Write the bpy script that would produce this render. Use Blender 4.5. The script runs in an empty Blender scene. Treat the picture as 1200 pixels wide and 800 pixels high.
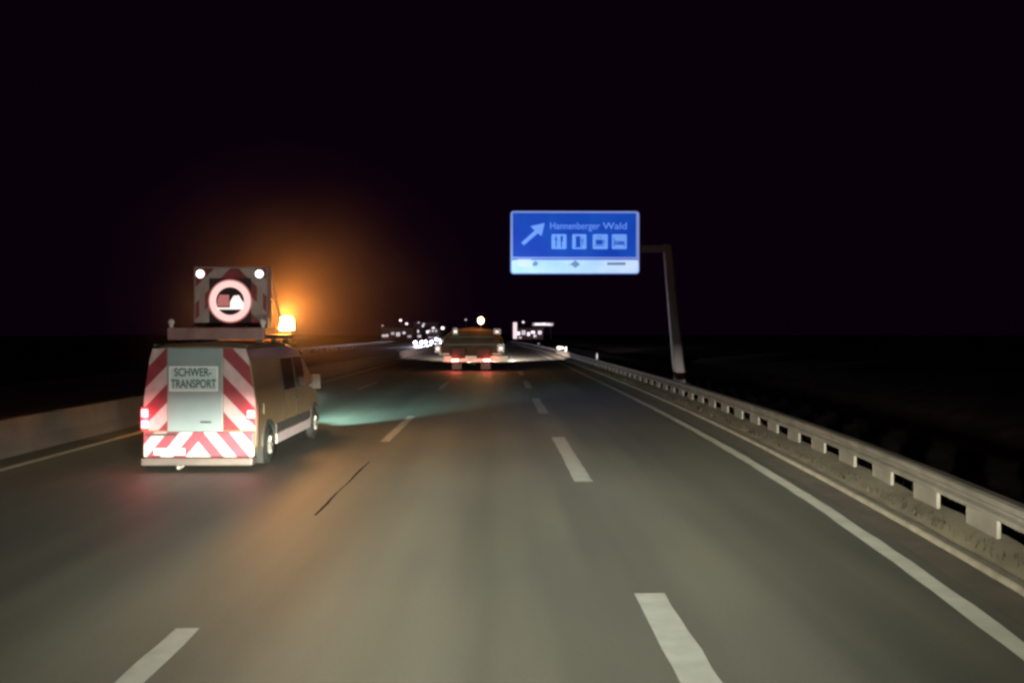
import bpy, bmesh, math, random
from mathutils import Vector, Matrix
random.seed(7)
S = bpy.context.scene
C = S.collection
R = math.radians

# ------------------------------------------------------------------ camera
cam = bpy.data.objects.new('camera', bpy.data.cameras.new('camera'))
C.objects.link(cam)
cam.location = (0, 0, 2.3)
cam.rotation_euler = (R(90 - 0.46), 0, R(-0.90))
cam.data.sensor_width = 36
cam.data.lens = 31.2
cam.data.clip_start = 0.05
cam.data.clip_end = 6000
S.camera = cam
S.cycles.pixel_filter_type = 'GAUSSIAN'
S.cycles.filter_width = 3.1
S.cycles.use_denoising = True
S.cycles.volume_step_rate = 2.0
S.cycles.max_bounces = 6

# ------------------------------------------------------------------ night sky
W = bpy.data.worlds.new('World'); S.world = W; W.use_nodes = True
nt = W.node_tree; nt.nodes.clear()
wo = nt.nodes.new('ShaderNodeOutputWorld'); bg = nt.nodes.new('ShaderNodeBackground')
sky = nt.nodes.new('ShaderNodeTexSky'); sky.sky_type = 'NISHITA'; sky.sun_disc = False
sky.sun_elevation = R(-9); sky.sun_rotation = R(200)
mul = nt.nodes.new('ShaderNodeMixRGB'); mul.blend_type = 'ADD'; mul.inputs[0].default_value = 1
mul.inputs[2].default_value = (0.042, 0.004, 0.050, 1)
nt.links.new(sky.outputs[0], mul.inputs[1]); nt.links.new(mul.outputs[0], bg.inputs[0])
bg.inputs[1].default_value = 0.06
nt.links.new(bg.outputs[0], wo.inputs[0])
S.view_settings.view_transform = 'Standard'
S.view_settings.look = 'None'
S.view_settings.exposure = 0
S.view_settings.gamma = 1

# ------------------------------------------------------------------ the camera vehicle's own headlamps
def headlamp(name, loc, far, low, spill, col, wide=0.30):
    """Low-beam lamp: intensity rises towards the cut-off, a little spill above it."""
    L = bpy.data.lights.new(name, 'POINT'); L.energy = 4 * math.pi * math.pi; L.color = col
    L.shadow_soft_size = 0.09; L.use_nodes = True
    t = L.node_tree; t.nodes.clear()
    o = t.nodes.new('ShaderNodeOutputLight'); e = t.nodes.new('ShaderNodeEmission')
    g = t.nodes.new('ShaderNodeNewGeometry'); sp = t.nodes.new('ShaderNodeSeparateXYZ')
    t.links.new(g.outputs['Incoming'], sp.inputs[0])
    def m(op, a, b=None, c=None, clamp=False):
        n = t.nodes.new('ShaderNodeMath'); n.operation = op; n.use_clamp = clamp
        for i, v in enumerate((a, b, c)):
            if v is None: continue
            if isinstance(v, (int, float)): n.inputs[i].default_value = v
            else: t.links.new(v, n.inputs[i])
        return n.outputs[0]
    yy = m('MAXIMUM', m('MULTIPLY', sp.outputs[1], SGN), 0.02)
    down = m('DIVIDE', m('MULTIPLY', sp.outputs[2], -SGN), yy)      # tan of the downward angle
    az = m('DIVIDE', m('MULTIPLY', sp.outputs[0], SGN), yy)         # tan of the angle to the right
    # road part: low * down^-2.4, limited near the horizon
    t1 = m('MAXIMUM', down, far)
    road = m('MULTIPLY', m('POWER', t1, -2.0), m('DIVIDE', low, m('ADD', 1.0, m('POWER', m('DIVIDE', m('MAXIMUM', down, 0.0), 0.30), 2.0))))
    cut = m('SMOOTH_STEP' if False else 'MULTIPLY', m('ADD', down, 0.02), 18.0, clamp=True)
    azr = m('SUBTRACT', az, 0.02)
    fall = m('EXPONENT', m('MULTIPLY', m('POWER', m('ABSOLUTE', azr), 2.0), -1.0 / (2 * wide * wide)))
    near = m('ADD', m('MULTIPLY', fall, 0.99), 0.01)
    # directions high in the beam fall off faster to the sides than those on the near road
    k = m('MULTIPLY', down, 7.0, clamp=True)
    mixf = m('ADD', m('MULTIPLY', near, m('SUBTRACT', 1.0, k)), m('MULTIPLY', k, m('POWER', near, 0.32)))
    spf = m('EXPONENT', m('MULTIPLY', m('POWER', m('ABSOLUTE', m('ADD', az, 0.26)), 2.0), -1.0 / (2 * 0.16 * 0.16)))
    tot = m('ADD', m('MULTIPLY', m('MULTIPLY', road, cut), mixf), m('MULTIPLY', m('MULTIPLY', m('ADD', m('MULTIPLY', spf, 0.99), 0.01), spill), m('EXPONENT', m('MULTIPLY', m('POWER', m('ABSOLUTE', down), 2.0), -18.0))))
    fwd = m('GREATER_THAN', m('MULTIPLY', sp.outputs[1], SGN), 0.03)
    t.links.new(m('MULTIPLY', tot, fwd), e.inputs['Strength'])
    t.links.new(e.outputs[0], o.inputs[0])
    ob = bpy.data.objects.new(name, L); C.objects.link(ob); ob.location = loc
    return ob
SGN = 1.0
for sx in (-0.85, 0.85):
    headlamp('headlamp_light', (sx, 1.0, 1.05), 0.080, 9.0, 52.0, (0.98, 0.985, 0.77), 0.22)

def lamp(name, kind, loc, energy, col, size=0.05, target=None, angle=60, blend=0.8):
    L = bpy.data.lights.new(name, kind); L.energy = energy; L.color = col; L.shadow_soft_size = size
    if kind == 'SPOT': L.spot_size = R(angle); L.spot_blend = blend
    ob = bpy.data.objects.new(name, L); C.objects.link(ob); ob.location = loc
    if target is not None:
        ob.rotation_euler = (Vector(target) - Vector(loc)).to_track_quat('-Z', 'Y').to_euler()
    return ob

# ------------------------------------------------------------------ materials
MATS = {}
def mat(name, col, rough=0.6, metal=0.0, emit=None, estr=0.0, noise=0.0, nscale=8.0, bump=0.0, spec=0.5):
    if name in MATS: return MATS[name]
    M = bpy.data.materials.new(name); M.use_nodes = True; n = M.node_tree
    b = n.nodes['Principled BSDF']
    b.inputs['Base Color'].default_value = (*col, 1); b.inputs['Roughness'].default_value = rough
    b.inputs['Metallic'].default_value = metal; b.inputs['Specular IOR Level'].default_value = spec
    if emit:
        b.inputs['Emission Color'].default_value = (*emit, 1); b.inputs['Emission Strength'].default_value = estr
    if noise > 0 or bump > 0:
        tc = n.nodes.new('ShaderNodeTexCoord'); nz = n.nodes.new('ShaderNodeTexNoise')
        nz.inputs['Scale'].default_value = nscale; nz.inputs['Detail'].default_value = 6
        n.links.new(tc.outputs['Object'], nz.inputs['Vector'])
        rp = n.nodes.new('ShaderNodeValToRGB')
        rp.color_ramp.elements[0].position = 0.3; rp.color_ramp.elements[1].position = 0.7
        rp.color_ramp.elements[0].color = (*[c * (1 - noise) for c in col], 1)
        rp.color_ramp.elements[1].color = (*[min(1, c * (1 + noise)) for c in col], 1)
        n.links.new(nz.outputs[0], rp.inputs[0]); n.links.new(rp.outputs[0], b.inputs['Base Color'])
        if bump > 0:
            bp = n.nodes.new('ShaderNodeBump'); bp.inputs['Strength'].default_value = bump; bp.inputs['Distance'].default_value = 0.02
            n.links.new(nz.outputs[0], bp.inputs['Height']); n.links.new(bp.outputs[0], b.inputs['Normal'])
    MATS[name] = M
    return M

def stripe_mat(name, sgn_abs, period, red, white, phase=0.0, slope=1.0, mode='abs', rough=0.45, glow=0.0):
    """Diagonal red and white sheeting: bands of z + slope*|x| (or x) in the part's own coordinates."""
    M = bpy.data.materials.new(name); M.use_nodes = True; n = M.node_tree; b = n.nodes['Principled BSDF']
    tc = n.nodes.new('ShaderNodeTexCoord'); s = n.nodes.new('ShaderNodeSeparateXYZ'); n.links.new(tc.outputs['Object'], s.inputs[0])
    def m(op, a, c):
        k = n.nodes.new('ShaderNodeMath'); k.operation = op
        for i, v in enumerate((a, c)):
            if v is None: continue
            if isinstance(v, (int, float)): k.inputs[i].default_value = v
            else: n.links.new(v, k.inputs[i])
        return k.outputs[0]
    x = m('ABSOLUTE', s.outputs[0], None) if mode == 'abs' else s.outputs[0]
    v = m('ADD', s.outputs[2], m('MULTIPLY', x, slope * sgn_abs))
    fr = m('FRACT', m('ADD', m('DIVIDE', v, period), phase + 20), None)
    gt = m('GREATER_THAN', fr, 0.5)
    mx = n.nodes.new('ShaderNodeMixRGB'); mx.inputs[1].default_value = (*red, 1); mx.inputs[2].default_value = (*white, 1)
    n.links.new(gt, mx.inputs[0])
    nz = n.nodes.new('ShaderNodeTexNoise'); nz.inputs['Scale'].default_value = 5; nz.inputs['Detail'].default_value = 5
    n.links.new(tc.outputs['Object'], nz.inputs['Vector'])
    m2 = n.nodes.new('ShaderNodeMixRGB'); m2.blend_type = 'MULTIPLY'; m2.inputs[0].default_value = 0.5
    n.links.new(mx.outputs[0], m2.inputs[1]); n.links.new(nz.outputs[0], m2.inputs[2])
    n.links.new(m2.outputs[0], b.inputs['Base Color']); b.inputs['Roughness'].default_value = rough
    MATS[name] = M
    return M

def road_mat():
    M = bpy.data.materials.new('worn_concrete_asphalt'); M.use_nodes = True; n = M.node_tree; b = n.nodes['Principled BSDF']
    tc = n.nodes.new('ShaderNodeTexCoord')
    def noise(scale, detail, sx, sy):
        mp = n.nodes.new('ShaderNodeMapping'); mp.inputs['Scale'].default_value = (sx, sy, 1)
        nz = n.nodes.new('ShaderNodeTexNoise'); nz.inputs['Scale'].default_value = scale; nz.inputs['Detail'].default_value = detail
        n.links.new(tc.outputs['Object'], mp.inputs[0]); n.links.new(mp.outputs[0], nz.inputs['Vector']); return nz.outputs[0]
    a = noise(1.0, 3, 0.75, 0.035); c = noise(0.5, 5, 1, 0.5); f = noise(30, 8, 1, 1)
    r1 = n.nodes.new('ShaderNodeValToRGB')
    r1.color_ramp.elements[0].position = 0.30; r1.color_ramp.elements[0].color = (0.070, 0.071, 0.064, 1)
    r1.color_ramp.elements[1].position = 0.70; r1.color_ramp.elements[1].color = (0.158, 0.154, 0.130, 1)
    n.links.new(a, r1.inputs[0])
    r2 = n.nodes.new('ShaderNodeValToRGB')
    r2.color_ramp.elements[0].position = 0.3; r2.color_ramp.elements[0].color = (0.78, 0.80, 0.84, 1)
    r2.color_ramp.elements[1].position = 0.7; r2.color_ramp.elements[1].color = (1.0, 0.97, 0.92, 1)
    n.links.new(c, r2.inputs[0])
    r3 = n.nodes.new('ShaderNodeValToRGB')
    r3.color_ramp.elements[0].position = 0.3; r3.color_ramp.elements[0].color = (0.86, 0.86, 0.86, 1)
    r3.color_ramp.elements[1].position = 0.7; r3.color_ramp.elements[1].color = (1, 1, 1, 1)
    n.links.new(f, r3.inputs[0])
    m1 = n.nodes.new('ShaderNodeMixRGB'); m1.blend_type = 'MULTIPLY'; m1.inputs[0].default_value = 1
    m2 = n.nodes.new('ShaderNodeMixRGB'); m2.blend_type = 'MULTIPLY'; m2.inputs[0].default_value = 1
    n.links.new(r1.outputs[0], m1.inputs[1]); n.links.new(r2.outputs[0], m1.inputs[2])
    n.links.new(m1.outputs[0], m2.inputs[1]); n.links.new(r3.outputs[0], m2.inputs[2])
    n.links.new(m2.outputs[0], b.inputs['Base Color'])
    b.inputs['Roughness'].default_value = 0.62; b.inputs['Specular IOR Level'].default_value = 0.35
    bp = n.nodes.new('ShaderNodeBump'); bp.inputs['Strength'].default_value = 0.25; bp.inputs['Distance'].default_value = 0.004
    n.links.new(f, bp.inputs['Height']); n.links.new(bp.outputs[0], b.inputs['Normal'])
    return M

m_road = road_mat()
m_paint = mat('road_paint', (0.27, 0.275, 0.265), 0.6, noise=0.12, nscale=5)
m_edge = mat('edge_line_paint', (0.50, 0.49, 0.45), 0.6, noise=0.12, nscale=3)
m_tar = mat('tar', (0.018, 0.017, 0.016), 0.95, spec=0.0)
m_shoulder = mat('shoulder_asphalt', (0.075, 0.062, 0.045), 0.9, noise=0.3, nscale=2.5, bump=0.2)
m_kerb = mat('kerb_concrete', (0.16, 0.14, 0.11), 0.8, noise=0.3, nscale=4)
m_ground = mat('dry_grass_earth', (0.013, 0.010, 0.011), 1.0, noise=0.5, nscale=1.7, bump=0.6, spec=0.03)
m_conc = mat('barrier_concrete', (0.045, 0.038, 0.038), 0.85, noise=0.25, nscale=1.6, bump=0.2)
m_zinc = mat('galvanised_steel', (0.10, 0.088, 0.074), 0.7, 0.0, noise=0.35, nscale=2.2)
m_mast = mat('mast_steel', (0.21, 0.17, 0.20), 0.6, 0.1, noise=0.12, nscale=3)
m_grass = mat('grass_blade', (0.030, 0.024, 0.016), 0.9, noise=0.3, nscale=1, spec=0.05)
m_van = mat('amber_lit_van_paint', (0.23, 0.155, 0.09), 0.38, 0.15, noise=0.08, nscale=1.5)  # amber beacon light on the sides is painted into this body colour
m_door = mat('silver_grey_door_paint', (0.23, 0.29, 0.32), 0.42, 0.0, noise=0.06, nscale=2)
m_plate = mat('pale_lettering_plate', (0.50, 0.62, 0.68), 0.5, noise=0.05, nscale=3)
m_ink = mat('dark_lettering', (0.05, 0.085, 0.09), 0.6)
m_blk = mat('black_rubber', (0.015, 0.014, 0.013), 0.75, noise=0.3, nscale=6)
m_plast = mat('dark_plastic', (0.05, 0.045, 0.045), 0.55, noise=0.2, nscale=3)
m_rim = mat('steel_rim', (0.42, 0.40, 0.38), 0.4, 0.5)
m_glass = mat('tinted_window', (0.035, 0.03, 0.03), 0.12, 0.0)
m_tail = mat('lit_tail_lamp', (0.5, 0.03, 0.03), 0.3, emit=(1.0, 0.22, 0.26), estr=10)
m_tail_dim = mat('red_lens', (0.45, 0.03, 0.04), 0.3, emit=(1.0, 0.10, 0.14), estr=0.5)
m_brake = mat('truck_lit_tail_lamp', (0.6, 0.1, 0.08), 0.3, emit=(1.0, 0.42, 0.34), estr=9)
m_amber = mat('lit_amber_dome', (0.9, 0.45, 0.05), 0.3, emit=(1.0, 0.60, 0.16), estr=120)
m_amber2 = mat('lit_amber_dome_far', (0.9, 0.6, 0.3), 0.3, emit=(1.0, 0.70, 0.42), estr=9)
m_white_l = mat('warning_lamp_lit', (1, 0.9, 0.9), 0.3, emit=(1.0, 0.80, 0.80), estr=2.6)
m_led_ring = mat('led_ring_lit', (0.3, 0.1, 0.1), 0.4, emit=(1.0, 0.62, 0.58), estr=1.1)
m_led_white = mat('led_pictogram_lit', (0.5, 0.4, 0.4), 0.4, emit=(1.0, 0.86, 0.84), estr=1.1)
m_led_red = mat('led_pictogram_red', (0.3, 0.05, 0.05), 0.4, emit=(0.85, 0.30, 0.28), estr=0.45)
m_led_bg = mat('led_screen', (0.02, 0.006, 0.006), 0.5)
m_head = mat('lit_headlamp', (1, 1, 1), 0.3, emit=(0.93, 0.86, 1.0), estr=22)

def link(name, me, m, parent=None):
    o = bpy.data.objects.new(name, me)
    if m is not None: me.materials.append(m)
    C.objects.link(o)
    if parent is not None: o.parent = parent
    return o
def obj(name, bm, m, parent=None, smooth=False):
    bmesh.ops.recalc_face_normals(bm, faces=bm.faces)
    me = bpy.data.meshes.new(name); bm.to_mesh(me); bm.free()
    if smooth:
        for p in me.polygons: p.use_smooth = True
    return link(name, me, m, parent)
def tag(o, label=None, cat=None, group=None, kind=None):
    if label: o['label'] = label
    if cat: o['category'] = cat
    if group: o['group'] = group
    if kind: o['kind'] = kind
    return o
def empty(name, loc, rz=0):
    o = bpy.data.objects.new(name, None); C.objects.link(o); o.location = loc; o.rotation_euler = (0, 0, rz); o.empty_display_size = 0.2
    return o
def box(bm, x0, x1, y0, y1, z0, z1, bev=0.0):
    r = bmesh.ops.create_cube(bm, size=1.0)
    for v in r['verts']:
        v.co = Vector(((x0 + x1) / 2 + v.co.x * (x1 - x0), (y0 + y1) / 2 + v.co.y * (y1 - y0), (z0 + z1) / 2 + v.co.z * (z1 - z0)))
    if bev > 0:
        es = list({e for v in r['verts'] for e in v.link_edges})
        bmesh.ops.bevel(bm, geom=es, offset=bev, segments=2, affect='EDGES', profile=0.6)
    return bm
def nb(): return bmesh.new()
def bx(*a, **k): return box(nb(), *a, **k)
def cyl(bm, p0, p1, r0, r1=None, seg=16, caps=True):
    p0, p1 = Vector(p0), Vector(p1); d = p1 - p0
    q = d.to_track_quat('Z', 'Y').to_matrix().to_4x4()
    bmesh.ops.create_cone(bm, cap_ends=caps, segments=seg, radius1=r0, radius2=r0 if r1 is None else r1, depth=d.length,
                          matrix=Matrix.Translation((p0 + p1) / 2) @ q)
    return bm
def ball(bm, c, r, sz=1.0, seg=14):
    bmesh.ops.create_uvsphere(bm, u_segments=seg, v_segments=max(6, seg // 2), radius=r, matrix=Matrix.Translation(c) @ Matrix.Diagonal((1, 1, sz, 1)))
    return bm
def torus(bm, c, R0, r0, axis='Y', seg=32, ts=8):
    vs = []
    for i in range(seg):
        a = 2 * math.pi * i / seg; ring = []
        for j in range(ts):
            b = 2 * math.pi * j / ts; rr = R0 + r0 * math.cos(b); h = r0 * math.sin(b)
            p = (rr * math.cos(a), h, rr * math.sin(a)) if axis == 'Y' else (h, rr * math.cos(a), rr * math.sin(a))
            ring.append(bm.verts.new(Vector(c) + Vector(p)))
        vs.append(ring)
    for i in range(seg):
        for j in range(ts):
            bm.faces.new((vs[i][j], vs[(i + 1) % seg][j], vs[(i + 1) % seg][(j + 1) % ts], vs[i][(j + 1) % ts]))
    return bm
def prism(bm, pts, y0, y1):
    """Polygon in x,z extruded from y0 to y1."""
    a = [bm.verts.new((x, y0, z)) for x, z in pts]; b = [bm.verts.new((x, y1, z)) for x, z in pts]
    bm.faces.new(a); bm.faces.new(b[::-1]); k = len(pts)
    for i in range(k): bm.faces.new((a[i], b[i], b[(i + 1) % k], a[(i + 1) % k]))
    return bm
def text(name, s, size, m, parent, loc, width=None, depth=0.004, bold=0.0, align='CENTER'):
    """Lettering that reads from -Y, as a mesh; fitted to the given width."""
    cu = bpy.data.curves.new(name, 'FONT'); cu.body = s; cu.size = size; cu.extrude = depth; cu.offset = bold; cu.align_x = align; cu.align_y = 'CENTER'
    t = bpy.data.objects.new(name, cu); C.objects.link(t)
    bpy.context.view_layer.update()
    me = bpy.data.meshes.new_from_object(t.evaluated_get(bpy.context.evaluated_depsgraph_get()))
    C.objects.unlink(t); bpy.data.objects.remove(t)
    xs = [v.co.x for v in me.vertices]; k = 1.0
    if width and xs: k = width / (max(xs) - min(xs))
    me.transform(Matrix.Diagonal((k, 1, 1, 1))); me.transform(Matrix.Rotation(math.pi / 2, 4, 'X')); me.transform(Matrix.Translation(loc))
    me.materials.clear()
    me.name = name
    return link(name, me, m, parent)
def copy_tree(o, parent=None):
    c = o.copy(); C.objects.link(c)
    if parent is not None: c.parent = parent
    for ch in list(o.children): copy_tree(ch, c)
    return c

# ------------------------------------------------------------------ the road
def bend(y):
    return -0.0002 * max(0.0, y - 95.0) ** 2
def interp(tab, y):
    if y <= tab[0][0]: return tab[0][1]
    for (a, va), (b, vb) in zip(tab, tab[1:]):
        if y <= b:
            t = (y - a) / (b - a); t = t * t * (3 - 2 * t) * 0.5 + t * 0.5
            return va + (vb - va) * t
    return tab[-1][1]
def edge_x(y): return 4.95 - 2.255 * math.exp(-max(y, -4) / 9.28) + bend(y)
def kerb_x(y): return 6.0 - 2.37 * math.exp(-max(y, -4) / 14.2) + bend(y)
def rail_x(y): return max(6.65 - 3.2 * math.exp(-max(y, -4) / 11.3) + bend(y), kerb_x(y) + 0.32)
def ysteps(y0, y1):
    ys = []; y = y0
    while y < y1: ys.append(y); y += max(0.8, min(12, 0.05 * abs(y) + 0.5))
    ys.append(y1); return ys
def ribbon(name, fl, fr, z, y0, y1, m, parent=None, kind=None):
    bm = nb(); prev = None
    for y in ysteps(y0, y1):
        a = bm.verts.new((fl(y), y, z)); b = bm.verts.new((fr(y), y, z))
        if prev: bm.faces.new((prev[0], prev[1], b, a))
        prev = (a, b)
    o = obj(name, bm, m, parent)
    if kind: tag(o, kind=kind)
    return o
YF = 430
# ground: one sheet to the horizon, falling away behind the rail and rising to a low bank
bm = nb(); rows = []
xo = [(-900, -1.0), (-120, -0.6), (-45, -0.5), (-27, -0.06), (-9.3, -0.06), (3.0, -0.06), ('k', -0.02), ('k3', 0.02), ('r0', 0.05), ('r1', 0.05), ('r2', -0.8), ('r3', -0.9), ('r4', 0.1), ('r5', 0.75), ('r6', 1.1), (60, 0.8), (300, 0.2), (1200, -0.5)]
for y in [-60, -20, -5] + ysteps(0, 430) + [600, 1000, 2500]:
    row = []
    for x, z in xo:
        if isinstance(x, str):
            rx = rail_x(y)
            x = {'k': kerb_x(y) + 0.12, 'k3': kerb_x(y) + 0.3, 'r0': rx - 0.12, 'r1': rx + 0.3, 'r2': rx + 0.9, 'r3': rx + 2.2, 'r4': rx + 4.6, 'r5': rx + 6.5, 'r6': rx + 11}[x]
            z = z + (random.uniform(-0.02, 0.02) if z < 0.2 and z > 0 else 0) + (random.uniform(-0.12, 0.12) if z > 0.5 else 0)
            if y > 60 and z < -0.1: z = -0.15
            if y > 60 and z > 0.5: z *= 0.5
        else:
            x = x + (bend(y) if abs(x) < 60 else 0)
        row.append(bm.verts.new((x, y, z)))
    rows.append(row)
for r0, r1 in zip(rows, rows[1:]):
    for i in range(len(r0) - 1): bm.faces.new((r0[i], r0[i + 1], r1[i + 1], r1[i]))
tag(obj('ground', bm, m_ground, smooth=True), kind='structure')
ribbon('road', lambda y: -9.25 + bend(y), lambda y: edge_x(y) + 0.25, 0.0, -8, YF, m_road, kind='structure')
ribbon('hard_shoulder', lambda y: edge_x(y) + 0.25, kerb_x, -0.002, -8, YF, m_shoulder, kind='structure')
ribbon('opposite_road', lambda y: -22.5 + bend(y), lambda y: -10.2 + bend(y), 0.0, -8, YF, m_road, kind='structure')
bm = nb(); prev = None
for y in ysteps(-8, 200):
    ring = [bm.verts.new((kerb_x(y) + 0.15, y, 0.05)), bm.verts.new(((kerb_x(y) + rail_x(y)) / 2, y, 0.13 + random.uniform(-.015, .015))), bm.verts.new((rail_x(y) + 0.12, y, 0.17 + random.uniform(-.02, .02)))]
    if prev:
        for i in range(2): bm.faces.new((prev[i], prev[i + 1], ring[i + 1], ring[i]))
    prev = ring
tag(obj('verge', bm, mat('worn_verge_earth', (0.085, 0.070, 0.046), 0.95, noise=0.4, nscale=1.3, bump=0.5), smooth=True), kind='structure')
# kerb strip: a real low step of pale concrete
bm = nb(); prev = None
for y in ysteps(-8, YF):
    k = kerb_x(y)
    ring = [bm.verts.new(p) for p in ((k, y, -0.05), (k, y, 0.045), (k + 0.02, y, 0.06), (k + 0.13, y, 0.06), (k + 0.15, y, -0.05))]
    if prev:
        for i in range(4): bm.faces.new((prev[i], prev[i + 1], ring[i + 1], ring[i]))
    prev = ring
tag(obj('kerb', bm, m_kerb), kind='structure')
# painted markings (sheets 4 mm above the road), gently ragged edges
def paint(name, fx, w, y0, y1, m=None):
    bm = nb(); prev = None; n = max(6, int((y1 - y0) / 0.35)); n = min(n, 260)
    for i in range(n + 1):
        y = y0 + (y1 - y0) * i / n; x = fx(y)
        j0 = random.uniform(-0.012, 0.012); j1 = random.uniform(-0.012, 0.012)
        a = bm.verts.new((x - w / 2 + j0, y, 0.004)); b = bm.verts.new((x + w / 2 + j1, y, 0.004))
        if prev: bm.faces.new((prev[0], prev[1], b, a))
        prev = (a, b)
    o = obj(name, bm, m or m_paint); tag(o, kind='structure'); return o
paint('edge_line', edge_x, 0.19, -4, 120, m_edge)
paint('edge_line', edge_x, 0.19, 120, 400, m_edge)
paint('edge_line', lambda y: -8.42 + bend(y), 0.17, -4, 120, m_edge)
paint('edge_line', lambda y: -8.42 + bend(y), 0.16, 120, 400)
for k in range(0, 12):
    y0 = 0.97 + 18.07 * k
    paint('lane_dash', lambda y: -2.43 + bend(y), 0.20, y0, y0 + 6)
    if k: paint('lane_dash', lambda y: -5.85 + bend(y), 0.16, y0, y0 + 6)
for k in range(0, 14):
    y0 = 1.85 + 11.97 * k
    paint('lane_dash', lambda y: 1.34 + bend(y), 0.28, y0, y0 + 6)
bm = nb(); prev = None
for i in range(30):
    y = 11.3 + i * 0.165; x = -2.33 + 0.007 * math.sin(i * 0.5) + random.uniform(-0.003, 0.003); w = 0.014 + 0.005 * math.sin(i * 0.37)
    a = bm.verts.new((x - w, y, 0.004)); b = bm.verts.new((x + w, y, 0.004))
    if prev: bm.faces.new((prev[0], prev[1], b, a))
    prev = (a, b)
tag(obj('tar_seam', bm, m_tar), kind='structure')
# faint joints between the slabs
for x in ():
    ribbon('slab_joint', lambda y, x=x: x - 0.010 + bend(y), lambda y, x=x: x + 0.010 + bend(y), 0.004, -4, 150, m_shoulder, kind='structure')

# ------------------------------------------------------------------ concrete median barrier
def sweep(name, prof, fx, y0, y1, m, parent=None, smooth=False, step=None):
    bm = nb(); prev = None; ys = ysteps(y0, y1)
    first = None
    for y in ys:
        ring = [bm.verts.new((fx(y) + px, y, pz)) for px, pz in prof]
        if prev:
            for i in range(len(prof)): bm.faces.new((prev[i], prev[(i + 1) % len(prof)], ring[(i + 1) % len(prof)], ring[i]))
        else: first = ring
        prev = ring
    bm.faces.new(first); bm.faces.new(prev[::-1])
    return obj(name, bm, m, parent, smooth)
bar = sweep('concrete_barrier', [(-0.28, -0.04), (0.28, -0.04), (0.28, 0.08), (0.14, 0.26), (0.09, 0.68), (-0.09, 0.68), (-0.14, 0.26), (-0.28, 0.08)],
            lambda y: -9.45 + bend(y), -6, 400, m_conc)
tag(bar, 'long grey concrete barrier along the far left edge of the carriageway', 'barrier')

# ------------------------------------------------------------------ steel guardrail on the right
gr = empty('guardrail', (rail_x(10), 10, 0.0))
tag(gr, 'galvanised steel guardrail with dark gaps between its posts along the right verge', 'guardrail')
def loc(p): return (p[0] - rail_x(10), p[1] - 10, p[2])
prof = [(-0.02, 0.355), (-0.075, 0.385), (-0.085, 0.44), (-0.03, 0.47), (-0.03, 0.49), (-0.085, 0.535), (-0.075, 0.585), (-0.03, 0.605), (0.08, 0.605), (0.08, 0.59), (-0.01, 0.58), (-0.02, 0.49), (-0.01, 0.44), (0.0, 0.365)]
o = sweep('beam', prof, rail_x, -4, 260, m_zinc, None, smooth=False)
for v in o.data.vertices: v.co -= Vector((rail_x(10), 10, 0))
o.parent = gr
base = None
k = 0; y = 2.95
while k < 60:
    if base is None:
        bm = nb(); box(bm, -0.012, 0.03, -0.40, 0.40, 0.02, 0.372, 0.004); box(bm, 0.02, 0.09, -0.05, 0.05, -0.35, 0.42)
        base = obj('post', bm, m_zinc, gr); p = base
    else:
        p = base.copy(); C.objects.link(p); p.parent = gr
    s = (rail_x(y + 0.3) - rail_x(y - 0.3)) / 0.6
    p.location = (rail_x(y) - rail_x(10), y - 10, 0); p.rotation_euler = (0, 0, -math.atan(s))
    y += 1.66; k += 1
# far-side rail of the opposite carriageway
fg = empty('guardrail', (-23.3 + bend(150), 150, 0))
tag(fg, 'thin lit guardrail in the distance beyond the opposite carriageway on the left', 'guardrail')
o = sweep('beam', prof, lambda y: -23.3 + bend(y), 60, 330, m_zinc)
for v in o.data.vertices: v.co -= Vector((-23.3 + bend(150), 150, -0.15))
o.parent = fg
base = None
for k in range(60):
    y = 70 + 4 * k
    if base is None: base = obj('post', bx(-0.05, 0.05, -0.05, 0.05, -0.4, 0.68), m_zinc, fg); p = base
    else: p = base.copy(); C.objects.link(p); p.parent = fg
    p.location = (-23.3 + bend(y) - (-23.3 + bend(150)), y - 150, 0)

# grass on the verge
bm = nb()
for i in range(9000):
    y = random.uniform(3, 62) ** 1.0; rx = rail_x(y)
    u = random.random()
    if u < 0.30: x = random.uniform(kerb_x(y) + 0.17, rx - 0.02); z = 0.14; h = random.uniform(0.0, 0.05)
    elif u < 0.42: x = rx + random.uniform(0.1, 0.6); z = 0.05; h = random.uniform(0.03, 0.10)
    else: continue
    w = random.uniform(0.006, 0.015) * (1 + y / 25); a = random.uniform(0, math.pi); lx, ly = random.uniform(-0.5, 0.5) * h, random.uniform(-0.5, 0.5) * h
    v = [bm.verts.new((x - w * math.cos(a), y - w * math.sin(a), z - 0.05)), bm.verts.new((x + w * math.cos(a), y + w * math.sin(a), z - 0.05)), bm.verts.new((x + lx, y + ly, z + h))]
    bm.faces.new(v)
tag(obj('grass', bm, m_grass), 'rough dry grass along the verge', 'grass', kind='stuff')

# ------------------------------------------------------------------ delineator posts
def delineator(x, y, label, h=1.0, first=[None]):
    if first[0] is None:
        t = empty('delineator_post', (x, y, 0)); first[0] = t
        bm = nb(); prism(bm, [(-0.06, 0), (0.06, 0), (0.06, 0.98), (0.0, 1.05), (-0.06, 0.95)], -0.045, 0.045)
        obj('post', bm, mat('white_plastic', (0.75, 0.75, 0.76), 0.5), t)
        obj('band', bx(-0.063, 0.063, -0.048, 0.048, 0.70, 0.90), m_plast, t)
        obj('reflector', bx(-0.03, 0.03, -0.055, -0.046, 0.72, 0.88), mat('reflector', (0.9, 0.9, 0.9), 0.3, emit=(1.0, 0.92, 0.95), estr=0.9), t)  # reflector emission stands in for headlamp light thrown back
    else:
        t = copy_tree(first[0]); t.location = (x, y, 0)
    tag(t, label, 'delineator', 'white delineator posts beside the right verge'); return t
delineator(6.75, 60.5, 'white delineator post standing alone by the verge, nearest to the sign mast')
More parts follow.
